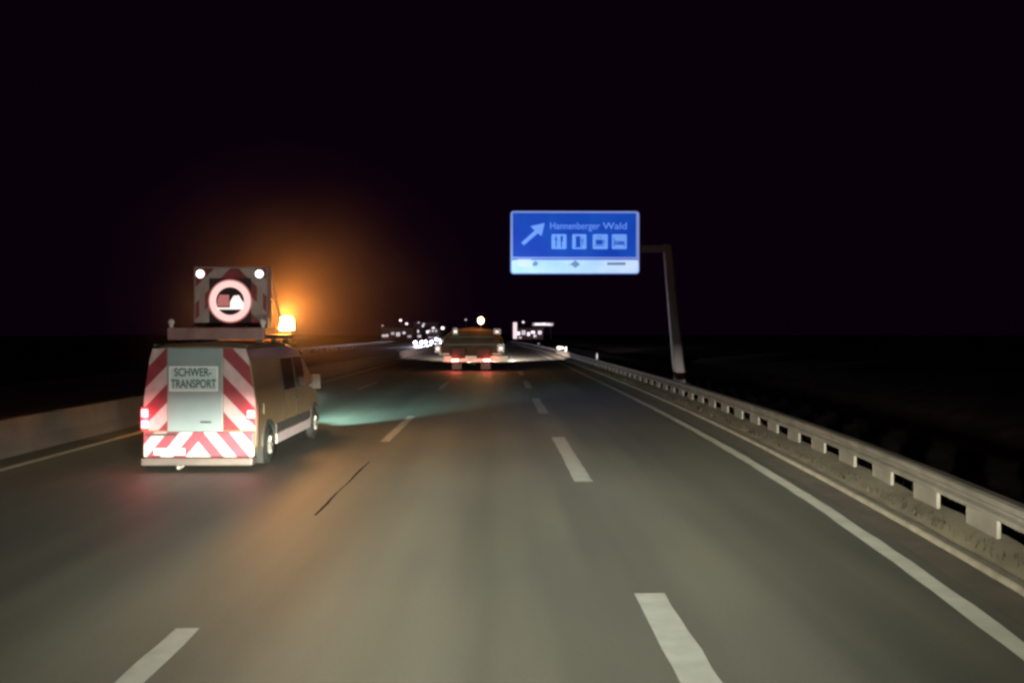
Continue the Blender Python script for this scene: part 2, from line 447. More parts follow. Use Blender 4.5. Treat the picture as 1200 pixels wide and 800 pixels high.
delineator(6.85, 89.5, 'small distant white delineator post, right one of the close pair')
delineator(6.75 , 98.0, 'small distant white delineator post, left one of the close pair')

# ------------------------------------------------------------------ cantilever sign
SX0, SX1, SZ0, SZ1, SY = 0.60, 6.86, 5.22, 8.27, 43.0
sg = empty('sign_mast', (8.95, SY + 0.5, -0.2))
tag(sg, 'slightly leaning grey steel cantilever mast behind the right guardrail carrying the blue sign', 'sign mast')
bm = nb(); N = 10
def mastx(t): return 0.0 - 0.66 * t
prev = None
for i in range(N + 1):
    t = i / N; z = 6.9 * t; x = mastx(t); w = 0.27 - 0.09 * t
    ring = [bm.verts.new((x + sx * w, sy * w, z)) for sx, sy in ((-1, -.7), (-.7, -1), (.7, -1), (1, -.7), (1, .7), (.7, 1), (-.7, 1), (-1, .7))]
    if prev:
        for j in range(8): bm.faces.new((prev[j], prev[(j + 1) % 8], ring[(j + 1) % 8], ring[j]))
    else: bm.faces.new(ring)
    prev = ring
bm.faces.new(prev)
obj('pole', bm, m_mast, sg)
obj('foot', bx(-0.42, 0.42, -0.42, 0.42, -0.1, 0.12, bev=0.03), m_conc, sg)
bm = nb(); box(bm, SX0 + 1.2 - 8.95, -0.62, -0.14, 0.16, 6.52, 6.86, 0.03)
obj('arm', bm, m_mast, sg)
for x in (SX0 + 1.6 - 8.95, SX1 - 1.4 - 8.95): obj('bracket', bx(x - 0.07, x + 0.07, -0.30, -0.143, SZ0 + 0.35, SZ1 + 0.05), m_mast, sg)

def emis(name, col, e, base=None): return mat(name, base or col, 0.5, emit=col, estr=e, noise=0)
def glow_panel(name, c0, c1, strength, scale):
    """Sheeting with added emission for returned headlamp light, a little uneven."""
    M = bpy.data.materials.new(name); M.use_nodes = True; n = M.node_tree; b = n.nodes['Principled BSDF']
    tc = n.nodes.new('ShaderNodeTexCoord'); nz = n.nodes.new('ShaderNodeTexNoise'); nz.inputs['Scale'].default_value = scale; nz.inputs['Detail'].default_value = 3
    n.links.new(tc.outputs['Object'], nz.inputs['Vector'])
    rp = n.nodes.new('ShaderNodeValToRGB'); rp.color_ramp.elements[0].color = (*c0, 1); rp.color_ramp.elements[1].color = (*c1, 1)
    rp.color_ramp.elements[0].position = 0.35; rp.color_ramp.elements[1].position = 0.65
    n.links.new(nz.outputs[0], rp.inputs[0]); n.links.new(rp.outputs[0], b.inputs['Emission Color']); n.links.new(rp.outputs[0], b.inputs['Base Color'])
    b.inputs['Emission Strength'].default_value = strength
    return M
s_blue = glow_panel('retro_glow_blue', (0.005, 0.038, 0.40), (0.008, 0.080, 0.47), 1.0, 0.35)  # sign emission added in place of retroreflected headlamp light
s_pale = emis('retro_glow_pale_blue', (0.17, 0.38, 1.0), 0.85)
s_text = emis('retro_glow_lettering', (0.17, 0.35, 1.0), 0.85)
s_frame = emis('retro_glow_border', (0.25, 0.34, 0.78), 0.75)
s_strip = glow_panel('retro_glow_white_strip', (0.36, 0.54, 0.88), (0.55, 0.70, 0.95), 1.0, 0.6)
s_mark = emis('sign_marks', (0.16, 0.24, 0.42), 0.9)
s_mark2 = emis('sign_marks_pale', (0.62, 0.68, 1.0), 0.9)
m_back = mat('sign_back_aluminium', (0.3, 0.3, 0.32), 0.5, 0.4)
cx = (SX0 + SX1) / 2; W2 = (SX1 - SX0) / 2
si = empty('direction_sign', (cx, SY, SZ0))
tag(si, 'blue retroreflective motorway services sign with white arrow and pictograms hanging over the lane', 'road sign')
H = SZ1 - SZ0; SB = 0.74
def rrect(x0, x1, z0, z1, r, n=5):
    pts = []
    for cxx, czz, a0 in ((x1 - r, z1 - r, 0), (x0 + r, z1 - r, 90), (x0 + r, z0 + r, 180), (x1 - r, z0 + r, 270)):
        for i in range(n + 1):
            a = R(a0 + 90 * i / n); pts.append((cxx + r * math.cos(a), czz + r * math.sin(a)))
    return pts
obj('back_panel', prism(nb(), rrect(-W2, W2, 0, H, 0.16), 0.0, 0.12), m_back, si)
obj('border', prism(nb(), rrect(-W2 + .01, W2 - .01, 0.01, H - 0.01, 0.15), -0.012, -0.002), s_frame, si)
obj('blue_panel', prism(nb(), rrect(-W2 + .11, W2 - .16, SB + 0.08, H - 0.10, 0.06), -0.020, -0.013), s_blue, si)
obj('white_strip', prism(nb(), rrect(-W2 + .07, W2 - .05, 0.06, SB - 0.06, 0.12), -0.020, -0.013), s_strip, si)
obj('divider', bx(-W2 + .10, W2 - .12, -0.026, -0.021, SB - 0.055, SB - 0.005), s_blue, si)
def P(px, pz):   # zoomed sign picture (60..1135, 50..580) to sign coordinates
    return (-W2 + (px - 60) / 1075 * 2 * W2, H - (pz - 50) / 530 * H)
def T(a): return [P(*q) for q in a]
# arrow pointing up right
bm = nb(); prism(bm, T([(150, 318), (262, 215), (225, 180), (345, 152), (318, 262), (288, 238), (172, 338)])[::1], -0.030, -0.021)
obj('arrow', bm, s_text, si)
x0, z0 = P(388, 180)
text('lettering', 'Hannenberger', 0.47, s_text, si, ((P(388, 0)[0] + P(800, 0)[0]) / 2, -0.026, P(0, 178)[1]), width=P(800, 0)[0] - P(388, 0)[0], bold=0.0)
text('lettering', 'Wald', 0.47, s_text, si, ((P(832, 0)[0] + P(1030, 0)[0]) / 2, -0.026, P(0, 178)[1]), width=P(1030, 0)[0] - P(832, 0)[0], bold=0.0)
def picto(px0, px1, kind):
    (xa, za), (xb, zb) = P(px0, 370), P(px1, 245)
    t = obj('pictogram', prism(nb(), rrect(xa, xb, za, zb, 0.05), -0.027, -0.021), s_pale, si)
    c = (xa + xb) / 2; w = xb - xa; h = zb - za; bm = nb()
    def q(u0, u1, v0, v1): box(bm, xa + w * u0, xa + w * u1, -0.034, -0.028, za + h * v0, za + h * v1)
    if kind == 'meal':
        q(.26, .34, .12, .88); q(.18, .42, .60, .68); q(.62, .70, .12, .50); q(.60, .76, .50, .88)
    if kind == 'fuel':
        q(.25, .58, .14, .86); q(.18, .65, .10, .16); q(.66, .70, .25, .62); q(.60, .78, .58, .64); q(.74, .78, .30, .75)
    if kind == 'cup':
        q(.2, .66, .30, .62); q(.66, .78, .36, .42); q(.66, .78, .52, .58); q(.74, .79, .38, .56); q(.14, .76, .20, .25); q(.34, .38, .68, .86); q(.50, .54, .68, .86)
    if kind == 'bed':
        q(.12, .17, .18, .75); q(.17, .86, .30, .40); q(.82, .87, .18, .40); q(.20, .34, .44, .54); q(.38, .84, .42, .52)
    obj('symbol', bm, s_blue, t)
picto(402, 526, 'meal'); picto(574, 692, 'fuel'); picto(745, 870, 'cup'); picto(905, 1028, 'bed')
xa, za = P(120, 515); xb, zb = P(232, 455); obj('plate', bx(xa, xb, -0.026, -0.021, za, zb), s_mark2, si)
bm = nb(); prism(bm, T([(240, 500), (262, 470), (292, 482), (282, 512), (256, 515)]), -0.027, -0.021); obj('emblem', bm, s_mark, si)
bm = nb(); prism(bm, T([(558, 498), (600, 465), (642, 498), (600, 530)]), -0.027, -0.021); prism(bm, T([(540, 502), (560, 496), (560, 508)]), -0.027, -0.021); obj('emblem', bm, s_mark, si)
xa, za = P(865, 505); xb, zb = P(1020, 482); obj('bar_mark', bx(xa, xb, -0.026, -0.021, za, zb), s_mark, si)

# ------------------------------------------------------------------ escort van
VX, VY = -5.05, 15.1
van = empty('escort_van', (VX, VY, 0))
tag(van, 'escort van with red and white striped rear and lit roof board in the next lane', 'van')
HW = 0.95
def section(hw, top, z0):
    belt = min(1.18, top - 0.12)
    up = max(0.0, top - 1.18)
    pts = [(0, z0), (hw * .94, z0), (hw, z0 + 0.12), (hw + .01, 0.75), (hw, belt), (hw - 0.10 * up, belt + up * .72), (hw - 0.15 * up - .03, top - .10), (hw - 0.24 - .1 * up, top - 0.02), (0, top)]
    return pts + [(-x, z) for x, z in pts[1:-1]][::-1]
bm = nb(); prev = None; sec = [(0.0, .945, 2.10, .30), (0.10, .955, 2.15, .28), (1.2, .96, 2.17, .28), (3.0, .96, 2.16, .28), (3.75, .955, 2.08, .28), (4.15, .95, 1.88, .28), (4.62, .94, 1.42, .28), (4.85, .93, 1.22, .28), (5.35, .90, 1.06, .28), (5.55, .84, .88, .32)]
first = None
for y, hw, top, z0 in sec:
    ring = [bm.verts.new((x, y, z)) for x, z in section(hw, top, z0)]
    if prev:
        n = len(ring)
        for i in range(n): bm.faces.new((prev[i], prev[(i + 1) % n], ring[(i + 1) % n], ring[i]))
    else: first = ring
    prev = ring
bm.faces.new(first); bm.faces.new(prev[::-1])
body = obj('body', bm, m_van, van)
bv = body.modifiers.new('soft_edges', 'BEVEL'); bv.width = 0.03; bv.segments = 2; bv.limit_method = 'ANGLE'; bv.angle_limit = R(35)
RED = (0.27, 0.035, 0.055); WHT = (0.58, 0.47, 0.51)
chev = stripe_mat('chevron_sheeting', 1.0, 0.62, RED, WHT, phase=0.22, slope=1.05)
chev_b = stripe_mat('bumper_chevron_sheeting', 1.0, 0.52, (0.36, 0.07, 0.11), (0.70, 0.60, 0.62), phase=0.05, slope=1.2)
# striped rear side panels, flush with the door and a little proud of the body
obj('striped_panel', prism(nb(), [(-0.935, .68), (-0.545, .68), (-0.545, 2.06), (-0.78, 2.06), (-0.83, 1.9), (-0.935, 1.18)], -0.018, -0.004), chev, van)
obj('striped_panel', prism(nb(), [(0.935, .68), (0.935, 1.18), (0.83, 1.9), (0.78, 2.06), (0.405, 2.06), (0.405, .68)], -0.018, -0.004), chev, van)
door = obj('rear_door', bx(-0.535, 0.395, -0.034, -0.005, 0.66, 2.07, bev=0.012), m_door, van)
obj('handle', bx(0.02, 0.21, -0.052, -0.036, 0.805, 0.835, bev=0.006), m_plast, door)
pl = obj('lettering_plate', bx(-0.50, 0.32, -0.041, -0.036, 1.34, 1.76), m_plate, door)
bm = nb(); box(bm, -0.50, 0.32, -0.046, -0.0415, 1.735, 1.76); box(bm, -0.50, 0.32, -0.046, -0.0415, 1.34, 1.362); box(bm, -0.50, -0.478, -0.046, -0.0415, 1.362, 1.735); box(bm, 0.298, 0.32, -0.046, -0.0415, 1.362, 1.735)
obj('border', bm, mat('white_border', (0.8, 0.85, 0.88), 0.5), pl)
text('lettering', 'SCHWER-', 0.20, m_ink, pl, (-0.10, -0.045, 1.655), width=0.62, bold=0.004, depth=0.002)
text('lettering', 'TRANSPORT', 0.20, m_ink, pl, (-0.09, -0.045, 1.46), width=0.76, bold=0.004, depth=0.002)
obj('bumper_stripe', bx(-0.92, 0.93, -0.085, -0.006, 0.235, 0.655, bev=0.02), chev_b, van)
obj('step', bx(-0.86, -0.34, -0.15, -0.088, 0.60, 0.635, bev=0.01), m_plast, van)
obj('bumper', bx(-0.93, 0.93, -0.17, 0.12, 0.10, 0.228, bev=0.03), mat('bumper_paint', (0.11, 0.085, 0.08), 0.5, noise=0.2, nscale=3), van)
bm = nb(); cyl(bm, (-0.33, -0.15, 0.10), (-0.28, -0.22, -0.0 + 0.06), 0.02); cyl(bm, (-0.22, -0.15, 0.10), (-0.28, -0.22, 0.06), 0.02); ball(bm, (-0.28, -0.23, 0.08), 0.035)
obj('tow_hook', bm, m_rim, van)
for sx, zz in ((-1, 0.97), (-1, 0.78), (1, 0.95)):
    xx = sx * 0.915 if sx < 0 else 0.86
    obj('tail_lamp', bx(xx - 0.055, xx + (0.055 if sx < 0 else .07), -0.045, -0.012, zz - 0.065, zz + 0.065, bev=0.02), m_tail, van)
    obj('tail_lamp_housing', bx(xx - 0.065, xx + (0.06 if sx < 0 else .08), -0.030, -0.019, zz - 0.10, zz + 0.10, bev=0.004), m_tail_dim, van)
obj('number_plate', bx(-0.74, -0.22, -0.094, -0.087, 0.275, 0.385), mat('number_plate_white', (0.75, 0.75, 0.72), 0.5), van)
# rain gutter and pillars
for s in (-1, 1):
    bm = nb(); box(bm, s * 0.775 - 0.02, s * 0.775 + 0.02, 0.05, 3.7, 2.095, 2.135, 0.006); obj('roof_rail', bm, m_zinc, van)
# side windows, the glass 4 mm proud of the sloped side
def sidepane(s, y0, y1, z0=1.24, z1=1.84):
    f = lambda z: s * (0.962 - 0.099 * (z - 1.18) / 0.72 * 1.0 + 0.007)
    bm = nb(); a = []
    for off in (0.0, 0.008):
        for (y, z) in ((y0, z0), (y1, z0), (y1 - 0.02, z1), (y0 + 0.02, z1)): a.append(bm.verts.new((f(z) + s * off, y, z)))
    bm.faces.new(a[0:4]); bm.faces.new(a[4:8][::-1])
    for i in range(4): bm.faces.new((a[i], a[(i + 1) % 4], a[4 + (i + 1) % 4], a[4 + i]))
    return bm
for s in (-1, 1):
    for y0, y1 in ((1.95, 2.85), (3.0, 3.75)):
        obj('side_window', sidepane(s, y0, y1), m_glass, van)
    for y0 in (1.85, 2.92):   # door shut lines
        obj('door_seam', bx(s * 0.974 - 0.004, s * 0.974 + 0.004, y0, y0 + 0.018, 0.45, 1.18), m_blk, van)
    obj('side_moulding', bx(min(s * 0.962, s * 0.985), max(s * 0.962, s * 0.985), 1.25, 4.15, 0.50, 0.66, bev=0.006), m_plast, van)
    obj('sill_stripe', bx(min(s * 0.962, s * 0.990), max(s * 0.962, s * 0.990), 1.25, 4.15, 0.30, 0.485, bev=0.006), stripe_mat('sill_sheeting', 1, 3.3, WHT, (0.82, 0.78, 0.74), slope=0, mode='x') if s == -1 else MATS['sill_sheeting'], van)
    obj('mirror', bx(min(s * 1.0, s * 1.2), max(s * 1.0, s * 1.2), 4.18, 4.30, 1.12, 1.44, bev=0.03), m_plast, van)
    obj('mirror_arm', bx(min(s * 0.93, s * 1.02), max(s * 0.93, s * 1.02), 4.22, 4.27, 1.18, 1.22), m_plast, van)
# door handle and fuel flap on the lit side
obj('door_handle', bx(0.972, 0.995, 2.70, 2.86, 1.02, 1.06, bev=0.006), m_plast, van)
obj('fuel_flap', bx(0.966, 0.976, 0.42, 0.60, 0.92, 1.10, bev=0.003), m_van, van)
for yy in (0.75, 4.65):
    for s in (-1, 1):
        bm = nb(); n = 20; c0 = []
        prevr = None
        for i in range(n + 1):     # dark wheel arch: half ring
            a = math.pi * i / n
            ring = []
            for rr, xo_ in ((0.36, 0.955), (0.44, 0.955), (0.44, 0.985), (0.36, 0.985)):
                ring.append(bm.verts.new((s * xo_, yy + rr * math.cos(a), 0.36 + rr * math.sin(a))))
            if prevr:
                for j in range(4): bm.faces.new((prevr[j], prevr[(j + 1) % 4], ring[(j + 1) % 4], ring[j]))
            prevr = ring
        obj('wheel_arch', bm, m_plast, van)
        bm = nb(); cyl(bm, (s * 0.958, yy, 0.36), (s * 0.968, yy, 0.36), 0.37, seg=28); obj('wheel_well', bm, m_blk, van)
        w = empty('wheel', (s * 0.90, yy, 0.34)); w.parent = van
        bm = nb(); torus(bm, (0, 0, 0), 0.235, 0.103, axis='X', seg=28, ts=10); obj('tyre', bm, m_blk, w, smooth=True)
        bm = nb(); cyl(bm, (s * 0.03, 0, 0), (s * 0.075, 0, 0), 0.20, 0.185, seg=24)
        for q in range(5):
            a = q * 2 * math.pi / 5; cyl(bm, (s * 0.074, 0, 0), (s * 0.088, 0.15 * math.cos(a), 0.15 * math.sin(a)), 0.028, seg=6)
        obj('rim', bm, m_rim, w)
bm = nb(); prism(bm, [(-0.80, 1.38), (0.80, 1.38), (0.72, 1.92), (-0.72, 1.92)], 0, 0.02)
for v in bm.verts: v.co.y += 4.62 - (v.co.z - 1.42) * 1.02 + 0.03
obj('windscreen', bm, m_glass, van)
for s in (-1, 1):
    obj('headlamp', bx(s * 0.68 - 0.13, s * 0.68 + 0.13, 5.44, 5.60, 0.66, 0.84, bev=0.03), mat('van_headlamp_lit', (1, 1, 1), 0.3, emit=(0.72, 1, 0.95), estr=6), van)
    obj('mudflap', bx(s * 0.90 - 0.09, s * 0.90 + 0.09, 0.29, 0.31, 0.08, 0.36), m_blk, van)
# rear edge trim by the tail lamps
obj('rear_pillar_trim', bx(0.945, 0.972, 0.02, 0.30, 0.42, 1.9, bev=0.006) if False else bx(0.958, 0.975, 0.03, 0.10, 0.42, 1.12, bev=0.005), m_plast, van)

# roof platform with folding warning board, lamps and light bar
rack = obj('roof_platform', bx(-0.86, 0.84, 1.0, 3.2, 2.22, 2.30, bev=0.02), m_plast, van)
bm = nb()
for y in (1.05, 2.1, 3.1):
    for s in (-0.72, 0.72): box(bm, s - 0.04, s + 0.04, y - 0.04, y + 0.04, 2.10, 2.22)
obj('foot', bm, m_zinc, rack)
obj('rear_beam', bx(-0.88, 0.86, 0.90, 0.995, 2.20, 2.42, bev=0.02), mat('maroon_beam', (0.30, 0.16, 0.17), 0.5, noise=0.2, nscale=3), rack)
for s in (-1, 1):
    bm = nb(); cyl(bm, (s * 0.82, 0.94, 2.42), (s * 0.82, 0.94, 2.50), 0.03); ball(bm, (s * 0.82, 0.94, 2.52), 0.055)
    obj('latch', bm, mat('bright_latch', (0.75, 0.65, 0.64), 0.4), rack)
brd_mat = stripe_mat('board_sheeting', -1.0, 0.62, (0.34, 0.05, 0.06), (0.56, 0.42, 0.43), phase=0.55, slope=-1.0)
wb = empty('warning_board', (-0.03, 2.1, 2.44)); wb.parent = van
obj('panel', prism(nb(), rrect(-0.745, 0.62, 0, 1.13, 0.05), 0.0, 0.24), brd_mat, wb)
bm = nb(); box(bm, -0.77, -0.746, -0.02, 0.12, -0.02, 1.15); box(bm, 0.621, 0.645, -0.02, 0.26, -0.02, 1.15); box(bm, -0.746, 0.621, -0.02, 0.26, 1.131, 1.155); box(bm, -0.746, 0.621, -0.02, 0.26, -0.03, -0.001)
obj('frame', bm, mat('board_frame', (0.30, 0.22, 0.22), 0.5, noise=0.15, nscale=4), wb)
for sx in (-0.73, 0.63):
    bm = nb(); cyl(bm, (sx, 0.25, 1.08), (sx + .02, 1.0, 0.02), 0.022, seg=8); cyl(bm, (sx, 0.25, 0.55), (sx + .016, 0.62, 0.556), 0.016, seg=8)
    obj('brace', bm, mat('brace_steel', (0.45, 0.38, 0.3), 0.45, 0.4), wb)
for lx in (-0.64, 0.49):
    bm = nb(); cyl(bm, (lx, -0.045, 1.02), (lx, -0.003, 1.02), 0.10, seg=20); h_ = obj('lamp_housing', bm, m_plast, wb)
    bm = nb(); cyl(bm, (lx, -0.062, 1.02), (lx, -0.046, 1.02), 0.078, seg=20); obj('lens', bm, m_white_l, h_)
CZ = 0.50; CX = -0.08
scr = obj('led_screen', bx(CX - .40, CX + .40, -0.014, -0.003, CZ - .42, CZ + .44), m_led_bg, wb)
bm = nb(); torus(bm, (CX, -0.022, CZ), 0.34, 0.006, seg=40, ts=6)
for v in bm.verts:
    d = Vector((v.co.x - CX, 0, v.co.z - CZ)); r = d.length; d.normalize(); r2 = 0.335 + (r - 0.34) * 11.0
    v.co.x = CX + d.x * r2; v.co.z = CZ + d.z * r2
obj('led_ring', bm, m_led_ring, scr)
bm = nb(); torus(bm, (CX, -0.018, CZ), 0.405, 0.016, seg=40, ts=6); obj('ring_edge', bm, m_led_red, scr)
# no-overtaking picture: lorry to the left, car to the right
bm = nb(); prism(bm, [(CX + .00, CZ - .13), (CX + .25, CZ - .13), (CX + .26, CZ - .03), (CX + .21, CZ + .03), (CX + .17, CZ + .11), (CX + .07, CZ + .10), (CX + .02, CZ + .02), (CX + .0, CZ - .02)], -0.026, -0.016)
box(bm, CX - .25, CX + .25, -0.026, -0.017, CZ - .16, CZ - .125)
obj('car_picture', bm, m_led_white, scr)
bm = nb(); prism(bm, [(CX - .24, CZ - .10), (CX - .02, CZ - .10), (CX - .02, CZ + .12), (CX - .20, CZ + .12), (CX - .24, CZ + .02)], -0.026, -0.016)
obj('lorry_picture', bm, m_led_red, scr)
for lx in (-0.62, 0.49):
    bm = nb(); box(bm, lx - .055, lx + .055, -0.012, -0.003, 0.25, 0.78)
    obj('side_sheeting', bm, mat('pale_pink_sheeting', (0.40, 0.28, 0.28), 0.5), wb)
lb = obj('light_bar', bx(-0.86, 0.66, 3.62, 3.86, 2.17, 2.26, bev=0.02), mat('light_bar_housing', (0.55, 0.42, 0.22), 0.4), van)
for sx in (-0.75, 0.58):
    bm = nb(); cyl(bm, (sx, 3.74, 2.26), (sx, 3.74, 2.40), 0.10, seg=18); bb = obj('beacon_base', bm, m_plast, lb)
    bm = nb(); cyl(bm, (sx, 3.74, 2.40), (sx, 3.74, 2.58), 0.15, 0.145, seg=18); ball(bm, (sx, 3.74, 2.58), 0.145, 0.7); obj('beacon', bm, m_amber if sx > 0 else m_amber, bb, smooth=True)
BX, BY = VX + 0.58, VY + 3.74
lamp('beacon_light', 'POINT', (BX, BY - 0.0, 2.82), 560, (1.0, 0.36, 0.05), 0.08)
for s, zz in ((-1, 0.88), (1, 0.9)):
    lamp('tail_light', 'POINT', (VX + s * 0.93, VY - 0.16, zz), 13, (1.0, 0.08, 0.10), 0.05)
for s in (-1, 1):
    lamp('van_beam', 'SPOT', (VX + s * 0.68, VY + 5.7, 0.78), 8500, (0.50, 1.0, 0.88), 0.08, target=(VX + 2.6 + s * 0.5, VY + 19, 0.1), angle=46, blend=1.0)

# ------------------------------------------------------------------ heavy transport ahead
TX, TY = -1.68, 55.0
tr = empty('low_loader', (TX, TY, 0))
tag(tr, 'low loader truck trailer with lit tail lamps and striped marker boards ahead in the lane', 'truck')
m_trail = mat('trailer_steel', (0.48, 0.40, 0.33), 0.6, noise=0.25, nscale=2)
m_deck = mat('trailer_deck', (0.045, 0.026, 0.02), 0.8, noise=0.3, nscale=2, spec=0.1)
obj('deck', bx(-1.27, 1.27, 0.1, 13.5, 0.82, 1.0, bev=0.02), m_deck, tr)
obj('rear_beam', bx(-1.7, 2.3, -0.02, 0.095, 0.60, 0.96, bev=0.02), m_trail, tr)
obj('ramp', bx(-1.2, -0.35, -0.12, -0.025, 0.80, 1.45, bev=0.02), m_deck, tr); obj('ramp', bx(0.35, 1.2, -0.12, -0.025, 0.80, 1.45, bev=0.02), m_deck, tr)
for s in (-1, 1):
    h_ = obj('tail_lamp', bx(s * 0.98 - 0.26, s * 0.98 + 0.26, -0.10, -0.025, 0.62, 0.77, bev=0.02), m_plast, tr)
    obj('lens', bx(s * 0.98 - 0.22, s * 0.98 + 0.22, -0.125, -0.102, 0.64, 0.755, bev=0.01), m_brake, h_)
mk = stripe_mat('marker_sheeting', 1.0, 0.22, (0.55, 0.12, 0.12), (0.85, 0.8, 0.8), slope=1.0, mode='x')
for x, z, hh, ww in ((-2.05, 1.18, .5, .34), (1.85, 1.2, .5, .42), (-0.98, 2.28, .42, .30), (1.62, 2.3, .34, .46)):
    b_ = obj('marker_board', bx(x - ww / 2, x + ww / 2, -0.14 if z < 2 else 0.30, -0.11 if z < 2 else .33, z, z + hh), mk, tr)
    l_ = obj('marker_lamp', bx(x - .09, x + .09, -0.17 if z < 2 else .26, -0.145 if z < 2 else .295, z + hh * .3, z + hh * .62, bev=0.01), mat('marker_lamp_lit', (1, .8, .75), .4, emit=(1.0, .66, .62), estr=1.3), b_)
bm = nb(); box(bm, -2.0, -1.33, -0.05, 0.02, 1.05, 1.12); box(bm, 1.33, 1.9, -0.05, 0.02, 1.05, 1.12); obj('marker_arm', bm, m_trail, tr)
first = None
for yy in (1.2, 2.5, 3.8, 5.1):
    for s in (-1, 1):
        w = empty('wheel', (s * 1.08, yy, 0.42)); w.parent = tr
        bm = nb(); torus(bm, (0, 0, 0), 0.28, 0.14, axis='X', seg=20, ts=8); obj('tyre', bm, m_blk, w, smooth=True)
        bm = nb(); cyl(bm, (-0.1, 0, 0), (0.1, 0, 0), 0.2, seg=16); obj('rim', bm, m_rim, w)
for a in (-1.2, 0.6): obj('mudflap', bx(a, a + 0.6, 0.45, 0.48, 0.12, 0.8), m_blk, tr)
# tractor unit at the front
cab = obj('cab', bx(-1.22, 1.22, 15.2, 17.4, 0.75, 2.6, bev=0.10), mat('cab_paint', (0.25, 0.12, 0.10), 0.4), tr)
obj('windscreen', bx(-1.05, 1.05, 17.395, 17.43, 1.6, 2.4, bev=0.01), m_glass, cab)
obj('chassis', bx(-0.5, 0.5, 12.8, 17.2, 0.6, 0.78), m_plast, tr)
for yy in (13.9, 16.6):
    for s in (-1, 1):
        w = empty('wheel', (s * 1.05, yy, 0.5)); w.parent = tr
        bm = nb(); torus(bm, (0, 0, 0), 0.34, 0.16, axis='X', seg=20, ts=8); obj('tyre', bm, m_blk, w, smooth=True)
        bm = nb(); cyl(bm, (-0.1, 0, 0), (0.1, 0, 0), 0.24, seg=16); obj('rim', bm, m_rim, w)
for s in (-1, 1):
    obj('headlamp', bx(s * 0.9 - .16, s * 0.9 + .16, 17.38, 17.45, 0.85, 1.05, bev=0.02), mat('truck_headlamp_lit', (1, 1, 1), .3, emit=(1, .95, .85), estr=5), tr)
    lamp('truck_beam', 'SPOT', (TX + s * 0.9, TY + 17.7, 1.0), 90000, (1.0, 0.82, 0.72), 0.1, target=(TX + 1.2 + 1.3 * s, TY + 33, 0.0), angle=72, blend=0.8)
    lamp('truck_tail_light', 'POINT', (TX + s * 0.98, TY - 0.3, 0.66), 60, (1.0, 0.12, 0.08), 0.08)
# the wide load
ld = empty('wide_load', (TX, TY + 0.5, 1.0))
tag(ld, 'bulky brown tarpaulin covered load with sloping sides lying on the low loader ahead', 'load')
tarp = mat('brown_tarpaulin', (0.075, 0.032, 0.02), 0.9, noise=0.35, nscale=1.2, bump=0.5, spec=0.1)
bm = nb(); prev = None; first = None
for y in [0, .25, 1.5, 3, 5, 7, 9, 11, 11.3]:
    sh = 0.12 if y in (0, 11.3) else 0.0; w = random.uniform(-.04, .04)
    pr = [(-1.95 + sh, 0.03), (1.95 - sh, 0.03), (2.0 - sh + w, 0.55), (1.85 - sh, 1.05 + w), (1.25 - sh, 1.50), (0.5, 1.66 + w - sh), (-.6, 1.62 - sh), (-1.2 + sh, 1.48), (-1.8 + sh, 1.0 + w), (-2.0 + sh, 0.5)]
    ring = [bm.verts.new((x, y, z)) for x, z in pr]
    if prev:
        for j in range(len(ring)): bm.faces.new((prev[j], prev[(j + 1) % len(ring)], ring[(j + 1) % len(ring)], ring[j]))
    else: first = ring
    prev = ring
bm.faces.new(first); bm.faces.new(prev[::-1])
obj('tarpaulin', bm, tarp, ld)
bm = nb()
for y in (2.2, 6, 9.6):
    for (xa, za), (xb, zb) in (((-2.02, .0), (-2.05, .55)), ((-2.05, .55), (-1.85, 1.06)), ((-1.85, 1.06), (-1.2, 1.56)), ((-1.2, 1.56), (0, 1.73)), ((0, 1.73), (1.25, 1.58)), ((1.25, 1.58), (1.9, 1.1)), ((1.9, 1.1), (2.06, .55)), ((2.06, .55), (2.02, .0))):
        cyl(bm, (xa, y, za), (xb, y, zb), 0.03, seg=6)
obj('strap', bm, mat('orange_strap', (0.4, 0.2, 0.06), .7), ld)
bm = nb()
box(bm, -1.7, 1.7, -0.06, 0.10, 0.62, 0.70); box(bm, -1.4, 1.4, -0.05, 0.10, 1.1, 1.16)
obj('lashing_bar', bm, mat('dark_bar', (0.05, 0.03, 0.025), .6), ld)
bc = empty('rotating_beacon', (TX + 0.60, TY + 0.7, 2.62))
tag(bc, 'glowing amber warning beacon on a short mast above the brown load', 'beacon')
bm = nb(); cyl(bm, (0, 0, -0.05), (0, 0, 0.42), 0.03, seg=10); obj('mast', bm, m_plast, bc)
bm = nb(); ball(bm, (0, 0, 0.54), 0.19, 1.15); obj('dome', bm, m_amber2, bc, smooth=True)
lamp('far_beacon_light', 'POINT', (TX + 0.60, TY + 0.30, 3.45), 190, (1.0, 0.50, 0.12), 0.15)

